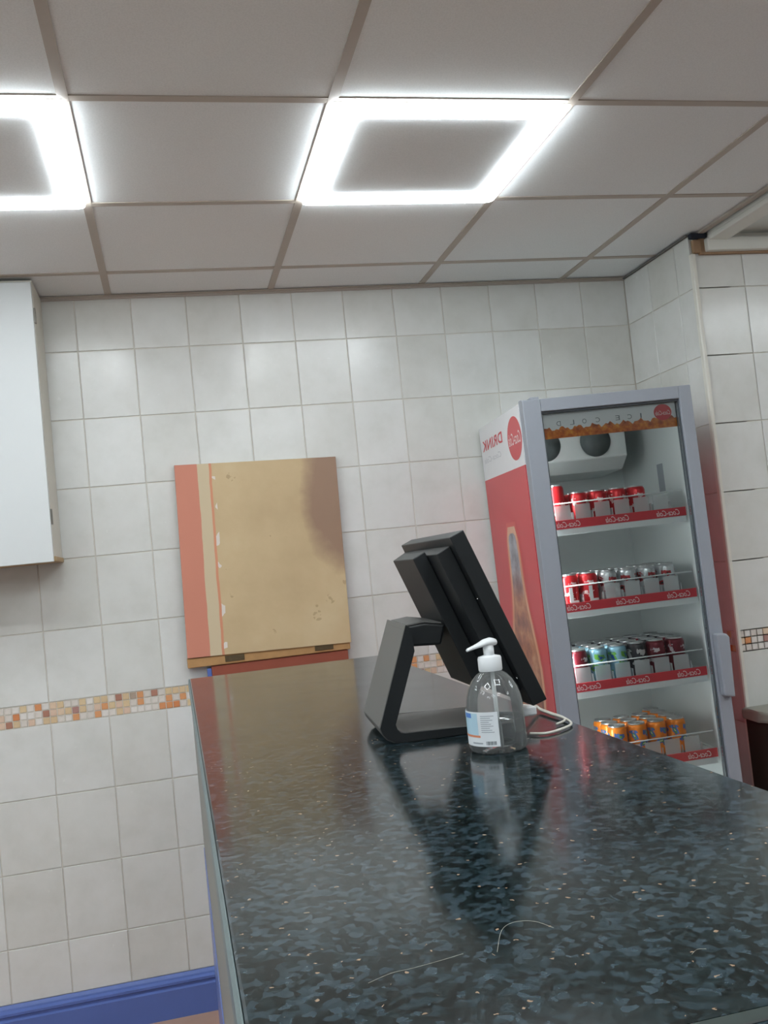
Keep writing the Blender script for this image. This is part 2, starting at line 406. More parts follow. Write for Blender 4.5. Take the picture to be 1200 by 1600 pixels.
# ------------------------------------------------------------------ ceiling
ce = struct(link('ceiling', box('ceiling', (-2.1, -6.7, CEIL+.03), (4.6, .1, CEIL+.1)), M['void']), 'suspended ceiling of square tiles in a beige grid')
GX = [.124+.598*k for k in range(-4, 5)]; GY = [-.267-.6*r for r in range(0, 12)]
xs = [-2.0]+[x for x in GX if -1.98 < x < 2.2]+[2.24]; ys = [0.0]+[y for y in GY if y > -6.5]+[-6.6]
LIGHTS = {}
def cell_is_light(i, j):
    cx, cy = (xs[i]+xs[i+1])/2, (ys[j]+ys[j+1])/2
    kx = round((cx-.423)/.598); ry = round((-.567-cy)/.6)
    full = abs(xs[i+1]-xs[i]-.598) < .01 and abs(abs(ys[j+1]-ys[j])-.6) < .01
    return full and kx % 2 == 1 and ry in (1, 4, 7)
CT = {}
for i in range(len(xs)-1):
    for j in range(len(ys)-1):
        w, d = xs[i+1]-xs[i], ys[j]-ys[j+1]; cx, cy = (xs[i]+xs[i+1])/2, (ys[j]+ys[j+1])/2
        if cell_is_light(i, j): LIGHTS[(i, j)] = (cx, cy); continue
        key = (round(w, 3), round(d, 3))
        if key not in CT: CT[key] = box('ceiling_tile', (-w/2+.004, -d/2+.004, .003), (w/2-.004, d/2-.004, .018)); CT[key].materials.append(M['ctile'])
        link('ceiling_tile', CT[key], None, ce, (cx, cy, CEIL))
for x in xs[1:-1]: link('grid_bar', box('grid_bar', (x-.012, -6.6, CEIL), (x+.012, 0, CEIL+.004)), M['tee'], ce)
for y in ys[1:-1]: link('grid_bar', box('grid_bar', (-2.0, y-.0118, CEIL+.0004), (2.24, y+.0118, CEIL+.0044)), M['tee'], ce)
link('ceiling_board', box('ceiling_board', (2.24, -6.6, CEIL+.002), (4.5, -.504, CEIL+.02)), M['paint_white'], ce)
struct(link('trim_2', prism('trim_2', [(0, CEIL), (-.02, CEIL), (-.02, CEIL-.002), (-.006, CEIL-.003), (-.006, CEIL-.011), (0, CEIL-.011)], -2.0, 2.2, 'x'), M['tee']), 'beige ceiling edge angle along the back wall')
struct(link('trim_3', box('trim_3', (2.194, -.505, CEIL-.007), (2.204, 0, CEIL-.0005)), M['void']), 'beige ceiling edge angle on the return wall')
struct(link('trim_4', box('trim_4', (2.226, -6.6, CEIL-.006), (2.25, -.512, CEIL+.002)), M['tee']), 'beige ceiling edge angle where tiles end at the right')

# LED frame lights
def led_frame(cx, cy, label, group=None):
    e = tag(empty('led_frame_light', (cx, cy, CEIL)), label, 'ceiling light', group)
    if 'ring' not in TM:
        def ring(o, i, z0, z1):
            vs = []
            for z in (z0, z1):
                for h in (o, i): vs += [(-h, -h, z), (h, -h, z), (h, h, z), (-h, h, z)]
            fs = []
            for k in range(4):
                q = (k+1) % 4
                fs += [(k, q, 4+q, 4+k), (8+k, 8+q, 12+q, 12+k), (k, q, 8+q, 8+k), (4+k, 4+q, 12+q, 12+k)]
            return vs, fs
        me = mesh('light_frame', *ring(.294, .240, -.013, .003))
        bm = bmesh.new(); bm.from_mesh(me)
        es = [ed for ed in bm.edges if abs(ed.verts[0].co.z-ed.verts[1].co.z) > .005]
        bmesh.ops.bevel(bm, geom=es, offset=.02, segments=4, profile=.5, affect='EDGES'); bm.to_mesh(me); bm.free()
        me.materials.append(M['led']); TM['ring'] = me
        TM['ctr'] = box('centre_panel', (-.239, -.239, -.005), (.239, .239, .016)); TM['ctr'].materials.append(M['ctile'])
        TM['rim'] = mesh('rim', *ring(.2965, .290, -.001, .003)); TM['rim'].materials.append(M['led_rim'])
    link('light_frame', TM['ring'], None, e); link('centre_panel', TM['ctr'], None, e); link('rim', TM['rim'], None, e)
    return e
for (i, j), (cx, cy) in LIGHTS.items():
    if cy > -1.5 and .5 < cx < 1.5: lab = 'square white LED frame light in the ceiling right of centre, seen whole'
    elif cy > -1.5 and -.5 < cx < .5: lab = 'square white LED frame light at the left picture edge, partly cut off'
    else: lab = 'square white LED frame light further along the ceiling, outside the picture'
    led_frame(cx, cy, lab, 'LED frame lights in the ceiling')

led_frame(3.30, -1.95, 'square white LED frame light over the area right of the picture', 'LED frame lights in the ceiling')
led_frame(4.05, -1.95, 'added unseen square LED frame light near the far right wall, brightening the right tiled wall', 'LED frame lights in the ceiling')  # added lamp, brightens the right tiled wall
led_frame(3.30, -4.20, 'added unseen square LED frame light over the area right of and behind the camera', 'LED frame lights in the ceiling')  # added lamp, extra light for the area on the right
# plastic trunking on the ceiling and on the wall
t = tag(empty('ceiling_trunking', (2.30, -.53, CEIL)), 'white plastic cable trunking running along the ceiling at right', 'trunking')
link('base_channel', box('base_channel', (-.036, -3.0, -.014), (.036, 0, .001), .002), M['trunk'], t)
link('cover', box('cover', (-.040, -3.0, -.034), (.040, -.002, -.014), .004), M['trunk'], t)
t = tag(empty('wall_trunking', (2.232, -.512, 2.53)), 'white plastic trunking along the top of the right tiled wall', 'trunking')
link('cover', box('cover', (.022, -.034, 0), (2.2, -.006, .048), .004), M['trunk'], t)
link('base_channel', box('base_channel', (.0, -.010, -.008), (2.2, .002, .052), .001), M['brown'], t)
link('end_cap', box('end_cap', (-.026, -.014, -.002), (.006, .001, .046), .002), M['brown'], t)
t = tag(empty('corner_gap_block', (2.23, -.518, 2.588)), 'dark filler in the ceiling corner above the white corner trim, a dark block for the open hole', 'gap')
link('gap_block', box('gap_block', (-.034, -.016, -.008), (.03, .006, .011), .003), M['dark'], t)  # solid dark block stands for the darkness of an open hole

# ------------------------------------------------------------------ wall cabinet
cb = tag(empty('wall_cabinet', (-.113, 0, 1.645)), 'white wall cupboard hung under the ceiling at left', 'cupboard')
link('side_panel', box('side_panel', (-.018, -.235, .012), (0, -.004, .952), .0008), M['cabedge'], cb)
link('side_panel', box('side_panel', (-.60, -.235, .012), (-.582, -.004, .952), .0008), M['cabedge'], cb)
link('back_panel', box('back_panel', (-.582, -.012, .012), (-.018, -.004, .952)), M['cabedge'], cb)
link('top_panel', box('top_panel', (-.582, -.235, .93), (-.018, -.012, .952)), M['cabedge'], cb)
link('bottom_panel', box('bottom_panel', (-.60, -.237, -.004), (.004, -.004, .012), .001), M['oak'], cb)
dr = link('door', box('door', (-.598, -.256, -.006), (-.001, -.238, .94), .0015), M['cab'], cb)
for z in (.83, .145):
    link('hinge', box('hinge', (-.003, -.238, z-.026), (.004, -.222, z+.026), .001), M['hinge'], dr)

# ------------------------------------------------------------------ counter
ct = tag(empty('counter', (.283, 0, 0)), 'shop counter with dark speckled glossy laminate top and blue front', 'counter')
CZ = 1.245
def worktop(y0, y1):
    bm = bmesh.new(); add_box(bm, (.003, y0, CZ-.036), (.582, y1, CZ)); 
    es = [e for e in bm.edges if abs(e.verts[0].co.z-CZ) < 1e-5 and abs(e.verts[1].co.z-CZ) < 1e-5 and abs(e.verts[0].co.x-e.verts[1].co.x) < 1e-5]
    bmesh.ops.bevel(bm, geom=es, offset=.003, segments=2, profile=.5, affect='EDGES')
    return from_bm('worktop', bm)
link('worktop', worktop(-3.040, -.712), M['counter'], ct)
link('worktop', worktop(-4.1, -3.054), M['counter'], ct)
link('joint_strip', box('joint_strip', (.003, -3.053, CZ-.03), (.582, -3.041, CZ+.0002), .0001), M['strip'], ct)
link('joint_trim', box('joint_trim', (.003, -3.0555, CZ-.03), (.582, -3.0532, CZ+.0004), .0001), M['pos'], ct)
# raised front edging, two laminated beads
link('edge_band', prism('edge_band', [(.003, CZ-.038), (-.001, CZ-.036), (-.002, CZ-.02), (-.001, CZ-.003), (.002, CZ+.0004), (.003, CZ)], -4.1, -.712, 'y'), M['edge'], ct)
link('under_rail', box('under_rail', (.002, -4.1, .76), (.03, -.715, CZ-.040), .003), M['cpanel'], ct)
link('front_panel', box('front_panel', (.000, -4.1, .0), (.02, -.716, .76), .001), M['blue'], ct)
link('end_panel', box('end_panel', (.02, -.74, 0), (.57, -.716, CZ-.037), .001), M['blue'], ct)
link('back_panel', box('back_panel', (.545, -4.1, 0), (.565, -.742, CZ-.037), .001), M['blue'], ct)
# scratches in the laminate
def scratch(pts):
    return tube('scratch', spline([(x-.283, y, CZ+.0001) for x, y in pts], 6), .00022, 4)
link('scratch', scratch([(.372, -2.905), (.390, -2.897), (.405, -2.896), (.425, -2.893), (.445, -2.889)]), M['scr'], ct)
link('scratch', scratch([(.468, -2.897), (.484, -2.862), (.498, -2.852), (.512, -2.858), (.520, -2.876)]), M['scr'], ct)
link('scratch', scratch([(.585, -2.96), (.592, -2.955), (.598, -2.957)]), M['scr'], ct)

# ------------------------------------------------------------------ lifted counter flap against the wall
fl = tag(empty('counter_flap', (.290, -.048, 1.252), (R(-2.0), R(1.2), 0)), 'tan painted counter flap with a salmon stripe, lifted against the tiled wall', 'counter flap')
link('board', box('board', (0, -.002, 0), (.602, .018, .705), .0015), M['flap'], fl)
link('laminate_back', box('laminate_back', (0, .018, 0), (.602, .0195, .705)), M['counter'], fl)
hr = tag(empty('hinge_rail', (.288, -.004, 1.215)), 'raw wooden hinge rail on the wall below the lifted flap', 'rail')
link('rail', box('rail', (0, -.040, 0), (.600, .0, .034), .003), M['mdf'], hr)
for x in (.17, .50):
    link('hinge', box('hinge', (x-.035, -.0425, .008), (x+.035, -.039, .030), .001), M['hingedark'], hr)
hp = tag(empty('hatch_panel', (.36, -.004, .2)), 'red brown hatch panel with a blue edge strip below the hinge rail', 'panel')
link('panel', box('panel', (.012, -.034, 0), (.518, 0, 1.013), .002), M['rust'], hp)
link('edge_strip', box('edge_strip', (-.004, -.036, 0), (.0115, 0, 1.006), .002), M['blue'], hp)

# ------------------------------------------------------------------ till terminal
def frame_rot(yaw): return (0, 0, yaw)
ps = tag(empty('till_terminal', (.557, -2.100, CZ), frame_rot(R(-4))), 'black touchscreen till terminal on a folded foot, seen from behind', 'till')
W = .19
outer = [(.000, .027), (.003, .018), (.010, .007), (.022, .001), (.034, 0), (.19, 0), (.19, .012), (.040, .015), (.033, .017), (.027, .022), (.025, .030), (.068, .140), (.066, .176), (.058, .182)]
st = link('stand', prism('stand', outer, 0, W, 'y', .0012, 1), M['posgrey'], ps)
link('shaded_side', prism('shaded_side', [(a+(.0016 if a < .03 else 0), b+(.0016 if b < .01 else -.0005)) for a, b in outer], -.0025, -.0002, 'y'), M['pos'], ps)  # black sheet over the stand's near side, its shade put into the colour
link('arm', prism('arm', [(.055, .146), (.115, .143), (.125, .175), (.09, .181), (.055, .178)], .012, W-.02, 'y', .004, 2), M['pos'], ps)
link('lit_arm_top', prism('lit_arm_top', [(.062, .1785), (.09, .1815), (.118, .1765), (.118, .179), (.09, .184), (.062, .181)], .012, W-.02, 'y'), M['posgrey'], ps)  # thin strip in the lit grey along the arm's top
# the screen head: own frame ; x = up the slab, y = width, z = out of the back
tilt = R(21); yaw = R(-1.7)
O = Vector((.699, -2.19, 1.565))
u = Vector((math.cos(yaw), math.sin(yaw), 0)); w_ = Vector((-math.sin(yaw), math.cos(yaw), 0)); k_ = Vector((0, 0, 1))
dn = math.sin(tilt)*u-math.cos(tilt)*k_; bk = -math.cos(tilt)*u-math.sin(tilt)*k_
HM = Matrix(((dn.x, w_.x, bk.x, O.x), (dn.y, w_.y, bk.y, O.y), (dn.z, w_.z, bk.z, O.z), (0, 0, 0, 1)))
PSM = Matrix.Translation(ps.location) @ Matrix.Rotation(R(-4), 4, 'Z')
def head_part(name, me, mat, parent):
    o = link(name, me, mat, parent)
    if parent is ps: o.matrix_local = PSM.inverted() @ HM
    return o
def frustum(name, l0, l1, w0, w1, t0, t1, ins):
    vs = [(l0, w0, t0), (l1, w0, t0), (l1, w1, t0), (l0, w1, t0), (l0+ins, w0+ins, t1), (l1-ins, w0+ins, t1), (l1-ins, w1-ins, t1), (l0+ins, w1-ins, t1)]
    me = mesh(name, vs, [(0, 1, 2, 3), (4, 5, 6, 7), (0, 1, 5, 4), (1, 2, 6, 5), (2, 3, 7, 6), (3, 0, 4, 7)])
    bm = bmesh.new(); bm.from_mesh(me); bmesh.ops.bevel(bm, geom=list(bm.edges), offset=.0015, segments=2, profile=.5, affect='EDGES'); bm.to_mesh(me); bm.free(); return me
sl = head_part('screen_housing', frustum('screen_housing', 0, .288, 0, .36, 0, .024, .001), M['pos'], ps)
link('screen', box('screen', (.016, .016, -.0012), (.272, .344, .0002)), M['screen'], sl)
rb = head_part('rear_cover', frustum('rear_cover', .014, .262, .022, .338, .0245, .048, .003), M['pos'], ps)
head_part('rear_hump', frustum('rear_hump', .010, .245, .090, .255, .0485, .071, .002), M['pos'], ps)
sm = lathe('screw', [(0, 0), (.002, 0), (.002, .0015), (.0, .002)], 10)
for l, w in ((.105, .012), (.24, .012)):
    link('screw', sm, M['chrome'], sl, (l, w, .024))
# cable with plug behind the till
cbp = [(.800, -2.06, 1.272), (.83, -2.03, 1.262), (.855, -2.00, 1.255), (.880, -2.015, 1.2505), (.889, -2.06, 1.2500), (.878, -2.115, 1.2495), (.845, -2.17, 1.2485), (.795, -2.205, 1.2485), (.770, -2.19, 1.2485)]
cbp = [(min(x, .858), y, z) for x, y, z in cbp]
cbl = tag(empty('power_cable', (0, 0, 0)), 'white cable curling out from below the till screen', 'cable')
cbl.location = (.80, -2.06, CZ)
rel = lambda P: [(x-.80, y+2.06, z-CZ) for x, y, z in P]
link('cord', tube('cord', spline(rel(cbp), 8), .0021, 8), M['cable'], cbl)
link('cord', tube('cord', spline(rel([(x-.004, y-.012, z) for x, y, z in cbp[:6]]+[(.83, -2.15, 1.2485)]), 8), .0018, 8), M['cable'], cbl)
link('plug', box('plug', (-.014, -.060, .016), (.012, -.035, .030), .003), M['white_plastic'], cbl)

# ------------------------------------------------------------------ hand sanitiser bottle
sb = tag(empty('sanitiser_bottle', (.700, -2.246, CZ)), 'clear hand sanitiser pump bottle with white pump, half full, beside the till', 'bottle')
M['pet'] = pane('clear_bottle_plastic', (.96, .98, .98, 1), .008, .10, 1.6)
prof = [(.001, .003), (.030, .0025), (.037, .0005), (.0405, .003), (.0418, .008), (.0415, .03), (.0408, .064), (.0392, .076), (.0355, .088), (.0295, .099), (.0225, .107), (.0165, .111), (.0145, .114), (.0145, .120)]
body = link('bottle', lathe('bottle', prof, 48, True, False), M['pet'], sb)
lq = NT('clear_gel').set(Roughness=.0, IOR=1.34); lq.b.inputs['Transmission Weight'].default_value = 1
lq.b.inputs['Base Color'].default_value = (.93, .95, .96, 1)
lprof = [(.0, .0045), (.030, .004), (.0375, .0035), (.0396, .009), (.0399, .03), (.0394, .046), (.0, .046)]
link('gel', sharp(lathe('gel', lprof, 48, True, True), 50), lq.m, sb)
def lab_mesh(name, r, a0, a1, z0, z1, n=16):
    vs, fs = [], []
    for i in range(n+1):
        a = a0+(a1-a0)*i/n; vs += [(r*math.cos(a), r*math.sin(a), z0), (r*math.cos(a), r*math.sin(a), z1)]
    for i in range(n): fs.append((2*i, 2*i+2, 2*i+3, 2*i+1))
    return mesh(name, vs, fs, True)
M['label'] = plain('white_label', srgb(222, 226, 230), .5, var=.02)
M['lblue'] = plain('pale_blue_print', srgb(176, 206, 222), .5, var=.04)
M['lblue2'] = plain('blue_print', srgb(86, 130, 200), .5, var=.04)
M['lorange'] = plain('orange_print', srgb(222, 142, 108), .5, var=.04)
M['lgreen'] = plain('green_print', srgb(46, 120, 84), .5, var=.04)
M['lgrey'] = plain('grey_small_print', srgb(158, 164, 172), .5, var=.08, scale=400)
# direction to the camera seen from the bottle
aC = math.atan2(-3.559+2.246, .2674-.700)
A0, A1 = aC-R(105), aC+R(4)      # wraps from the far left side to just right of centre
lb = link('label', lab_mesh('label', .0424, A0, A1, .012, .060), M['label'], sb)
link('print_panel', lab_mesh('print_panel', .0426, aC-R(100), aC-R(38), .027, .058), M['lblue'], lb)
link('print_panel', lab_mesh('print_panel', .0427, aC-R(78), aC-R(54), .051, .0575), M['lblue2'], lb)
link('print_panel', lab_mesh('print_panel', .0427, aC-R(100), aC-R(34), .0245, .0275), M['lorange'], lb)
link('print_panel', lab_mesh('print_panel', .0426, aC-R(105), aC-R(82), .030, .050), M['lgreen'], lb)
for q in range(9):
    z = .0540-q*.0028; link('print_line', lab_mesh('print_line', .0426, aC-R(31), aC-R(31)+R(27-((q*7) % 11)), z, z+.0010), M['lgrey'], lb)
for q in range(10):
    a = aC-R(23)+R(2.1)*q; link('barcode_bar', lab_mesh('barcode_bar', .0426, a, a+R(1.0+(q % 3)*.35), .0145, .0195, 1), M['gtext'], lb)
link('print_line', lab_mesh('print_line', .0426, aC-R(55), aC-R(30), .0155, .0175), M['lgrey'], lb)
col = lathe('collar', [(.001, .1125), (.0165, .1125), (.0172, .114), (.0172, .1305), (.0160, .133), (.0095, .1345), (.0085, .135)], 40)
link('collar', sharp(col, 40), M['white_plastic'], sb)
link('stem', lathe('stem', [(.0078, .134), (.0078, .150)], 24), M['white_plastic'], sb)
# pump head : nozzle towards the camera's left
nd = Vector((-math.cos(R(12)), math.sin(R(12)) * -1, 0)); nd.normalize()
vs = []
ringn = 14
sec = [(-.0125, .1520, .003, .0025), (-.011, .1525, .0085, .005), (-.004, .1535, .0108, .0062), (.006, .1530, .0095, .0052), (.016, .1505, .0065, .0036), (.026, .1482, .0048, .0028), (.034, .1462, .0038, .0025), (.0355, .1455, .0030, .002)]
side = Vector((-nd.y, nd.x, 0))
for s, z, rw, rh in sec:
    for q in range(ringn):
        a = 2*math.pi*q/ringn; vs.append(nd*s+side*rw*math.cos(a)+Vector((0, 0, z+rh*math.sin(a))))
fs = [tuple(range(ringn))[::-1], tuple((len(sec)-1)*ringn+q for q in range(ringn))]
for j in range(len(sec)-1):
    for q in range(ringn):
        p = (q+1) % ringn; fs.append((j*ringn+q, j*ringn+p, (j+1)*ringn+p, (j+1)*ringn+q))
link('pump_head', mesh('pump_head', vs, fs, True), M['white_plastic'], sb)
link('dip_tube', tube('dip_tube', [(0.002, 0, .112), (.003, 0, .006)], .003, 10), M['clearplate'], sb)

# ------------------------------------------------------------------ drinks fridge
FW, FD, FH = .59, .625, 2.0
fr = tag(empty('drinks_fridge', (1.461, -.649, .010), (0, R(-.8), R(-5.13))), 'tall red and white glass door drinks fridge with grey frame', 'fridge')
# cabinet shell
S = .035
link('side_wall', box('side_wall', (.003, .05, .03), (S, FD, FH-.004), .002), M['liner'], fr)
link('side_wall', box('side_wall', (FW-S, .05, .03), (FW-.003, FD, FH-.004), .002), M['liner'], fr)
link('back_wall', box('back_wall', (S, FD-.03, .03), (FW-S, FD, FH-.004)), M['liner'], fr)
link('top_wall', box('top_wall', (S, .05, FH-.05), (FW-S, FD-.03, FH-.004)), M['liner'], fr)
link('base_box', box('base_box', (S, .05, .03), (FW-S, FD-.03, .42)), M['liner'], fr)
for x, z in ((.04, -.0098), (FW-.04, -.0175)):
    for y in (.09, FD-.06): link('foot', lathe('foot', [(.02, z), (.02, z+.008), (.012, z+.01), (.012, .03)], 16), M['gasket'], fr, (x, y, 0))
# printed side panels
for s, x in ((-1, 0.0), (1, FW)):
    a, b = (x, x+.0028) if s < 0 else (x-.0028, x)
    link('white_panel', box('white_panel', (a, .052, 1.792), (b, FD-.002, FH-.004)), M['fwhite'], fr)
    link('red_panel', box('red_panel', (a, .052, .03), (b, FD-.002, 1.7918)), M['fred'], fr)
link('top_hinge', box('top_hinge', (.03, .004, FH-.002), (.06, .05, FH+.008), .002), M['fgrey'], fr)
link('top_hinge', box('top_hinge', (.012, .06, FH-.004), (.028, .085, FH+.010), .002), M['fgrey'], fr)
# side print (left side x=0): disc, lettering, bottle
def on_side(name, me, mat, v, z, off):   # mesh in x-z plane -> onto side plane ; +x of text -> +v seen mirrored
    for p in me.vertices: p.co = (-off, v-p.co.x, z+p.co.z)
    return link(name, me, mat, fr)
disc = [(.088*math.cos(2*math.pi*i/40), .076*math.sin(2*math.pi*i/40)) for i in range(40)]
on_side('logo_disc', flat('logo_disc', disc), M['fred'], .138, 1.893, .0006)
on_side('logo_lettering', text_mesh('logo_lettering', 'Coca-Cola', .150, .042, .35), M['wtext'], .138, 1.893, .0012)
on_side('side_lettering', text_mesh('side_lettering', 'DRINK', .30, .040, 0, 1.05, True, .02), M['rtext'], .445, 1.922, .0006)
on_side('side_lettering', text_mesh('side_lettering', 'Coca-Cola', .25, .022, .3), M['ltext'], .46, 1.866, .0006)
# bottle picture
bshape = [(.022, 1.572), (.042, 1.562), (.050, 1.545), (.056, 1.50), (.060, 1.44), (.068, 1.37), (.085, 1.30), (.112, 1.23), (.138, 1.16), (.155, 1.10), (.158, 1.03), (.146, .97), (.140, .91), (.148, .85), (.150, .78), (.138, .72)]
def bottle_outline(grow, z0=None, z1=None):
    pts = [(h+grow, z+(grow if i == 0 else 0)) for i, (h, z) in enumerate(bshape)]
    if z0 is not None: pts = [(h, z) for h, z in pts if z0-1e-6 <= z <= z1+1e-6]
    return [(-h, z) for h, z in pts]+[(h, z) for h, z in reversed(pts)]
gl = NT('bottle_glow_print').set(Roughness=.3); nz = gl.noise(gl.coord(), 6, 3)
r = gl.ramp([(.3, srgb(216, 140, 104)), (.55, srgb(222, 168, 132)), (.75, srgb(228, 196, 168))]); gl.l(nz.outputs[0], r.inputs[0]); gl.color(r.outputs[0])
bp = NT('bottle_print').set(Roughness=.3); nz = bp.noise(bp.coord(), 11, 5, .6); sx = bp.n('ShaderNodeSeparateXYZ'); bp.l(bp.coord(), sx.inputs[0])
hi = bp.ramp([(.3, srgb(118, 116, 124)), (.5, srgb(160, 162, 170)), (.7, srgb(200, 198, 200))]); bp.l(nz.outputs[0], hi.inputs[0])
lo = bp.ramp([(.3, srgb(108, 64, 60)), (.45, srgb(150, 96, 80)), (.58, srgb(186, 124, 90)), (.72, srgb(206, 166, 136))]); bp.l(nz.outputs[0], lo.inputs[0])
zf = bp.ramp([(0, (0, 0, 0, 1)), (1, (1, 1, 1, 1))]); bp.l(bp.math('MULTIPLY', bp.math('SUBTRACT', bp.math('ADD', sx.outputs[2], bp.math('MULTIPLY', nz.outputs[0], .12)), 1.40), 9.0, True), zf.inputs[0])
bp.color(bp.mix(zf.outputs[0], lo.outputs[0], hi.outputs[0]))
g2 = plain('outer_glow_print', srgb(212, 84, 78), .3, var=.06, scale=20)
on_side('bottle_picture_glow', flat('bottle_picture_glow', bottle_outline(.040)), g2, .325, 0, .0005)
on_side('bottle_picture_glow', flat('bottle_picture_glow', bottle_outline(.024)), gl.m, .325, 0, .0008)
on_side('bottle_picture', flat('bottle_picture', bottle_outline(0)), bp.m, .325, 0, .0011)
# door
dor = link('door', box('door', (.0, .0, .06), (.0615, .044, FH), .003), M['fgrey'], fr)
dor['label'] = 'grey framed glass door'
link('stile', box('stile', (.546, 0, .06), (FW, .044, FH), .003), M['fgrey'], dor)
link('top_rail', box('top_rail', (.0617, 0.0005, 1.957), (.5458, .0435, FH-.0005), .002), M['fgrey'], dor)
link('bottom_rail', box('bottom_rail', (.0617, .0005, .06), (.5458, .0435, .40), .002), M['fgrey'], dor)
bm = bmesh.new()
for lo, hi in (((.0617, .010, .402), (.0665, .034, 1.9565)), ((.541, .010, .402), (.5457, .034, 1.9565)), ((.0667, .010, 1.9505), (.5408, .034, 1.9565)), ((.0667, .010, .402), (.5408, .034, .408))): add_box(bm, lo, hi)
link('gasket', from_bm('gasket', bm), M['gasket'], dor)
link('glass_pane', box('glass_pane', (.067, .016, .409), (.5405, .019, 1.950)), M['glass'], dor)
hd = link('handle', prism('handle', [(.550, 1.162), (.553, .955), (.590, .948), (.597, 1.148), (.584, 1.160)], -.030, .001, 'y', .006, 2), M['fgrey'], dor)
# header sign behind the glass
hs = link('header_sign', box('header_sign', (.068, .030, 1.874), (.540, .034, 1.9495)), M['fwhite'], fr)
am = NT('amber_splash_print').set(Roughness=.3); nz = am.noise(am.coord(), 38, 5, .6)
r = am.ramp([(.3, srgb(120, 52, 30)), (.45, srgb(188, 96, 44)), (.58, srgb(214, 128, 54)), (.72, srgb(226, 166, 70))]); am.l(nz.outputs[0], r.inputs[0]); am.color(r.outputs[0])
top = [(.068+.472*i/60, 1.8985+.0055*math.sin(i*.9)+.004*math.sin(i*2.3+1)) for i in range(61)]
link('amber_splash', flat('amber_splash', [(.068, 1.866)]+top+[(.540, 1.866)], 'y', .0292), am.m, hs)
d2 = [(.493+.0315*math.cos(2*math.pi*i/36), 1.919+.0275*math.sin(2*math.pi*i/36)) for i in range(36)]
link('logo_disc', flat('logo_disc', d2, 'y', .0288), M['fred'], hs)
def on_front(name, me, mat, x, y, z, par):
    for p in me.vertices: p.co = (x+p.co.x, y, z+p.co.z)
    return link(name, me, mat, par)
on_front('logo_lettering', text_mesh('logo_lettering', 'Coca-Cola', .052, .015, .35), M['wtext'], .493, .0284, 1.917, hs)
for ch, x in zip('DLOCECI', (.125, .172, .215, .262, .332, .375, .415)):
    on_front('header_letter', text_mesh('header_letter', ch, .005 if ch == 'I' else .015, .016), M['gtext'], x, .0290, 1.915, hs)
# evaporator with two fans
ev = link('evaporator_cover', prism('evaporator_cover', [(.30, 1.948), (.30, 1.81), (.36, 1.765), (.594, 1.755), (.594, 1.948)], .06, .462, 'x', .003, 1), M['liner'], fr)
for x in (.155, .345):
    link('fan', lathe('fan', [(.0, 0), (.055, 0), (.058, .004), (.0, .010)], 36), M['fan'], ev, (x, .2995, 1.872), (R(90), 0, 0))
lt = emission('fridge_lamp', (.95, .985, 1, 1), 52.0)
lm = link('lamp', box('lamp', (.0355, .060, .46), (.046, .078, 1.85), .002), M['liner'], fr)
link('lamp_tube', box('lamp_tube', (.0462, .062, .47), (.0485, .076, 1.84)), lt, lm)
link('sticker', box('sticker', (FW-S-.0008, .22, 1.66), (FW-S-.0002, .27, 1.76)), M['lgrey'], fr)
# shelves
SH = [1.572, 1.293, 1.026, .750]; RISE = [0, .004, .016, .022]   # tray height above the strip line
txt = text_mesh('strip_lettering', 'Coca-Cola', .082, .019, .35); txt.materials.append(M['wtext'])
LANE = [.117+.0695*i for i in range(6)]
for q, z in enumerate(SH):
    bm = bmesh.new(); add_box(bm, (.074, .072, z-.028), (.545, .078, z-.006)); add_box(bm, (.074, .56, z-.010), (.545, .566, z-.002))
    zt = z+RISE[q]
    for i in range(16): add_box(bm, (.080+.0305*i, .078, zt-.005), (.084+.0305*i, .566, zt-.001))
    sh = link('shelf', from_bm('shelf', bm), M['shelf'], fr)
    link('shelf_tray', box('shelf_tray', (.074, .080, zt-.016), (.545, .56, zt-.006)), M['shelf'], sh)
    stp = link('price_strip', box('price_strip', (.078, .066, z-.009), (.548, .0715, z+.021), .001), M['fred'], sh)
    for x in ((.128, .300, .482) if q < 3 else (.300, .482)): link('strip_lettering', txt, None, stp, (x, .0655, z+.006))
    link('shelf_lip', box('shelf_lip', (.076, .067, z-.030), (.546, .0715, z-.0095), .001), M['shelf'], sh)
    link('front_rail', tube('front_rail', [(.080, .074, z+.078), (.545, .074, z+.078)], .0022, 8), M['shelf'], sh)
    for i in range(7):
        x = LANE[0]-.035+.0695*i
        link('lane_divider', box('lane_divider', (x-.0012, .073, z-.004), (x+.0012, .50, z+.045)), M['clearplate'], sh)
        if i < 6 and not (q == 1 and i < 2): link('front_plate', box('front_plate', (x+.008, .0728, z+.018), (x+.0615, .0746, z+.070), .0005), M['clearplate'], sh)
        elif i < 6:
            bm = bmesh.new(); add_box(bm, (x+.022, .0728, z+.018), (x+.034, .0746, z+.072)); add_box(bm, (x+.0342, .0728, z+.018), (x+.052, .0746, z+.028))
            link('front_clip', from_bm('front_clip', bm), M['shelf'], sh)

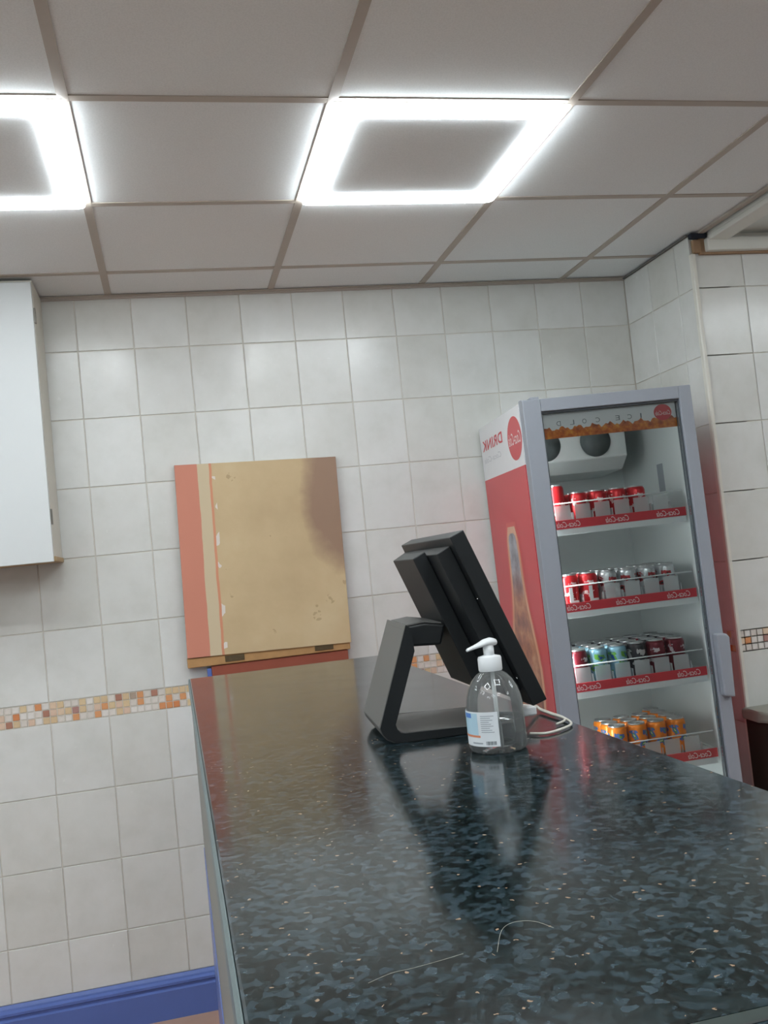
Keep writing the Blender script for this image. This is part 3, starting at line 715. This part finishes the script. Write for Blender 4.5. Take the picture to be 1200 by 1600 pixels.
# ------------------------------------------------------------------ drinks cans in the fridge
def can_mat(name, cols, zs=None, metal=.35):
    t = NT(name).set(Roughness=.28, Metallic=metal)
    co = t.coord(); s = t.n('ShaderNodeSeparateXYZ'); t.l(co, s.inputs[0])
    nz = t.noise(co, 42, 2); oi = t.n('ShaderNodeObjectInfo')
    r = t.ramp(cols, 'CONSTANT')
    t.l(t.math('ADD', nz.outputs[0], 0.0), r.inputs[0])
    band = t.math('MULTIPLY', t.math('GREATER_THAN', s.outputs[2], .028), t.math('LESS_THAN', s.outputs[2], .092))
    t.color(t.mix(band, cols[0][1], r.outputs[0])); return t.m
KM = {
 'red': can_mat('red_can_print', [(0, srgb(196, 34, 40)), (.60, srgb(228, 196, 194))]),
 'silver': can_mat('silver_can_print', [(0, srgb(196, 198, 200)), (.56, srgb(176, 60, 62)), (.66, srgb(60, 56, 58))], metal=.6),
 'blue': can_mat('pale_blue_can_print', [(0, srgb(142, 186, 204)), (.53, srgb(110, 170, 70)), (.62, srgb(40, 84, 160))]),
 'maroon': can_mat('maroon_can_print', [(0, srgb(110, 26, 38)), (.6, srgb(206, 190, 192))]),
 'dark': can_mat('dark_can_print', [(0, srgb(54, 50, 54)), (.55, srgb(190, 186, 186))]),
 'orange': can_mat('orange_can_print', [(0, srgb(232, 128, 26)), (.54, srgb(70, 110, 176)), (.64, srgb(110, 170, 70)), (.7, srgb(226, 226, 220))], metal=.2)}
M['lid'] = plain('can_aluminium', srgb(196, 198, 198), .3, metal=.85)
cbody = lathe('body', [(.024, 0), (.027, .002), (.0325, .011), (.0325, .096), (.031, .103), (.0275, .1085)], 28)
clid = lathe('lid', [(.0275, .1085), (.0282, .111), (.0278, .1135), (.0262, .1135), (.0255, .1105), (.001, .1100)], 28, True, False)
CB = {}
for k in KM:
    CB[k] = cbody.copy(); CB[k].materials.clear(); CB[k].materials.append(KM[k])
clid.materials.append(M['lid'])
tab = box('ring_pull', (-.008, -.004, .1108), (.012, .004, .1122), .0006); tab.materials.append(M['lid'])
FRM = Matrix.Translation(fr.location) @ fr.rotation_euler.to_matrix().to_4x4()
NAME = {'red': 'red', 'silver': 'silver and red', 'blue': 'pale blue and green', 'maroon': 'maroon', 'dark': 'dark grey', 'orange': 'orange'}
SN = ['top', 'second', 'third', 'lowest']
def can(kind, q, lane, row, dx=0):
    p = FRM @ Vector((LANE[lane]+dx, .113+.0675*row, SH[q]+RISE[q]-.0009))
    e = empty('drinks_can', p, (0, R(-.8), R(-5.13)+rnd.uniform(-.9, .9)))
    rowname = ('front', 'second', 'third', 'back')[row]; place = ('leftmost lane', 'second lane from left', 'third lane from left', 'third lane from right', 'second lane from right', 'rightmost lane')[lane]
    tag(e, '%s can, %s row, %s, on %s fridge shelf' % (NAME[kind], rowname, place, SN[q]), 'can', 'drinks cans on the %s fridge shelf' % SN[q])
    link('body', CB[kind], None, e); link('lid', clid, None, e); link('ring_pull', tab, None, e)
    return e
for lane in range(5):
    for row in range(2): 
        if lane or row: can('red', 0, lane, row)
# one taller slim can at the left of the top shelf
tb = lathe('body', [(.021, 0), (.0235, .002), (.0285, .010), (.0285, .128), (.0275, .134), (.0245, .139)], 28)
e = empty('drinks_can', FRM @ Vector((LANE[0]-.006, .113, SH[0]-.0009)), (0, R(-.8), R(-5.13)))
tag(e, 'taller slim red drinks can at the left end of the top fridge shelf', 'can', 'drinks cans on the top fridge shelf')
link('body', tb, KM['red'], e)
link('lid', lathe('lid', [(.0245, .139), (.0252, .1415), (.0248, .144), (.0235, .144), (.0228, .141), (.001, .1405)], 28, True, False), M['lid'], e)
layout2 = ['red', 'red', 'silver', 'silver', 'silver', 'silver']
for lane in range(6):
    for row in range(3): can(layout2[lane], 1, lane, row)
layout3 = [['maroon', 'blue', 'blue', 'dark'], ['blue', 'blue', 'blue', 'dark'], ['blue', 'blue', 'dark', 'dark'], ['dark', 'dark', 'dark', 'dark'], ['maroon', 'dark', 'maroon', 'dark'], ['maroon', 'maroon', 'dark', 'dark']]
for lane in range(6):
    for row in range(4): can(layout3[lane][row], 2, lane, row)
for lane, n in ((1, 3), (2, 3), (3, 3), (4, 4)):
    for row in range(n): can('orange', 3, lane, row, .036)

# ------------------------------------------------------------------ low worktop at the right
bn = tag(empty('side_worktop', (2.20, -.512, 0)), 'pale grey rounded side worktop on a dark cabinet, right of the fridge', 'worktop')
pts = [(-.02, 0.0), (-.02, -.10)]
for i in range(9):
    a = R(180+90*i/8); pts.append((.13+.15*math.cos(a), -.10+.15*math.sin(a)))
pts += [(1.9, -.25), (1.9, 0)]
link('top', prism('top', pts, .845, .884, 'z', .010, 3), M['bench'], bn)
link('cabinet_body', box('cabinet_body', (.070, -.21, 0), (1.88, -.001, .844), .003), M['benchdark'], bn)
link('end_panel', box('end_panel', (-.004, -.206, 0), (.0695, -.001, .844), .003), M['benchend'], bn)  # left end of the cabinet with its shadow in the colour
link('kick_board', box('kick_board', (.05, -.214, 0), (1.88, -.2105, .10)), M['pos'], bn)
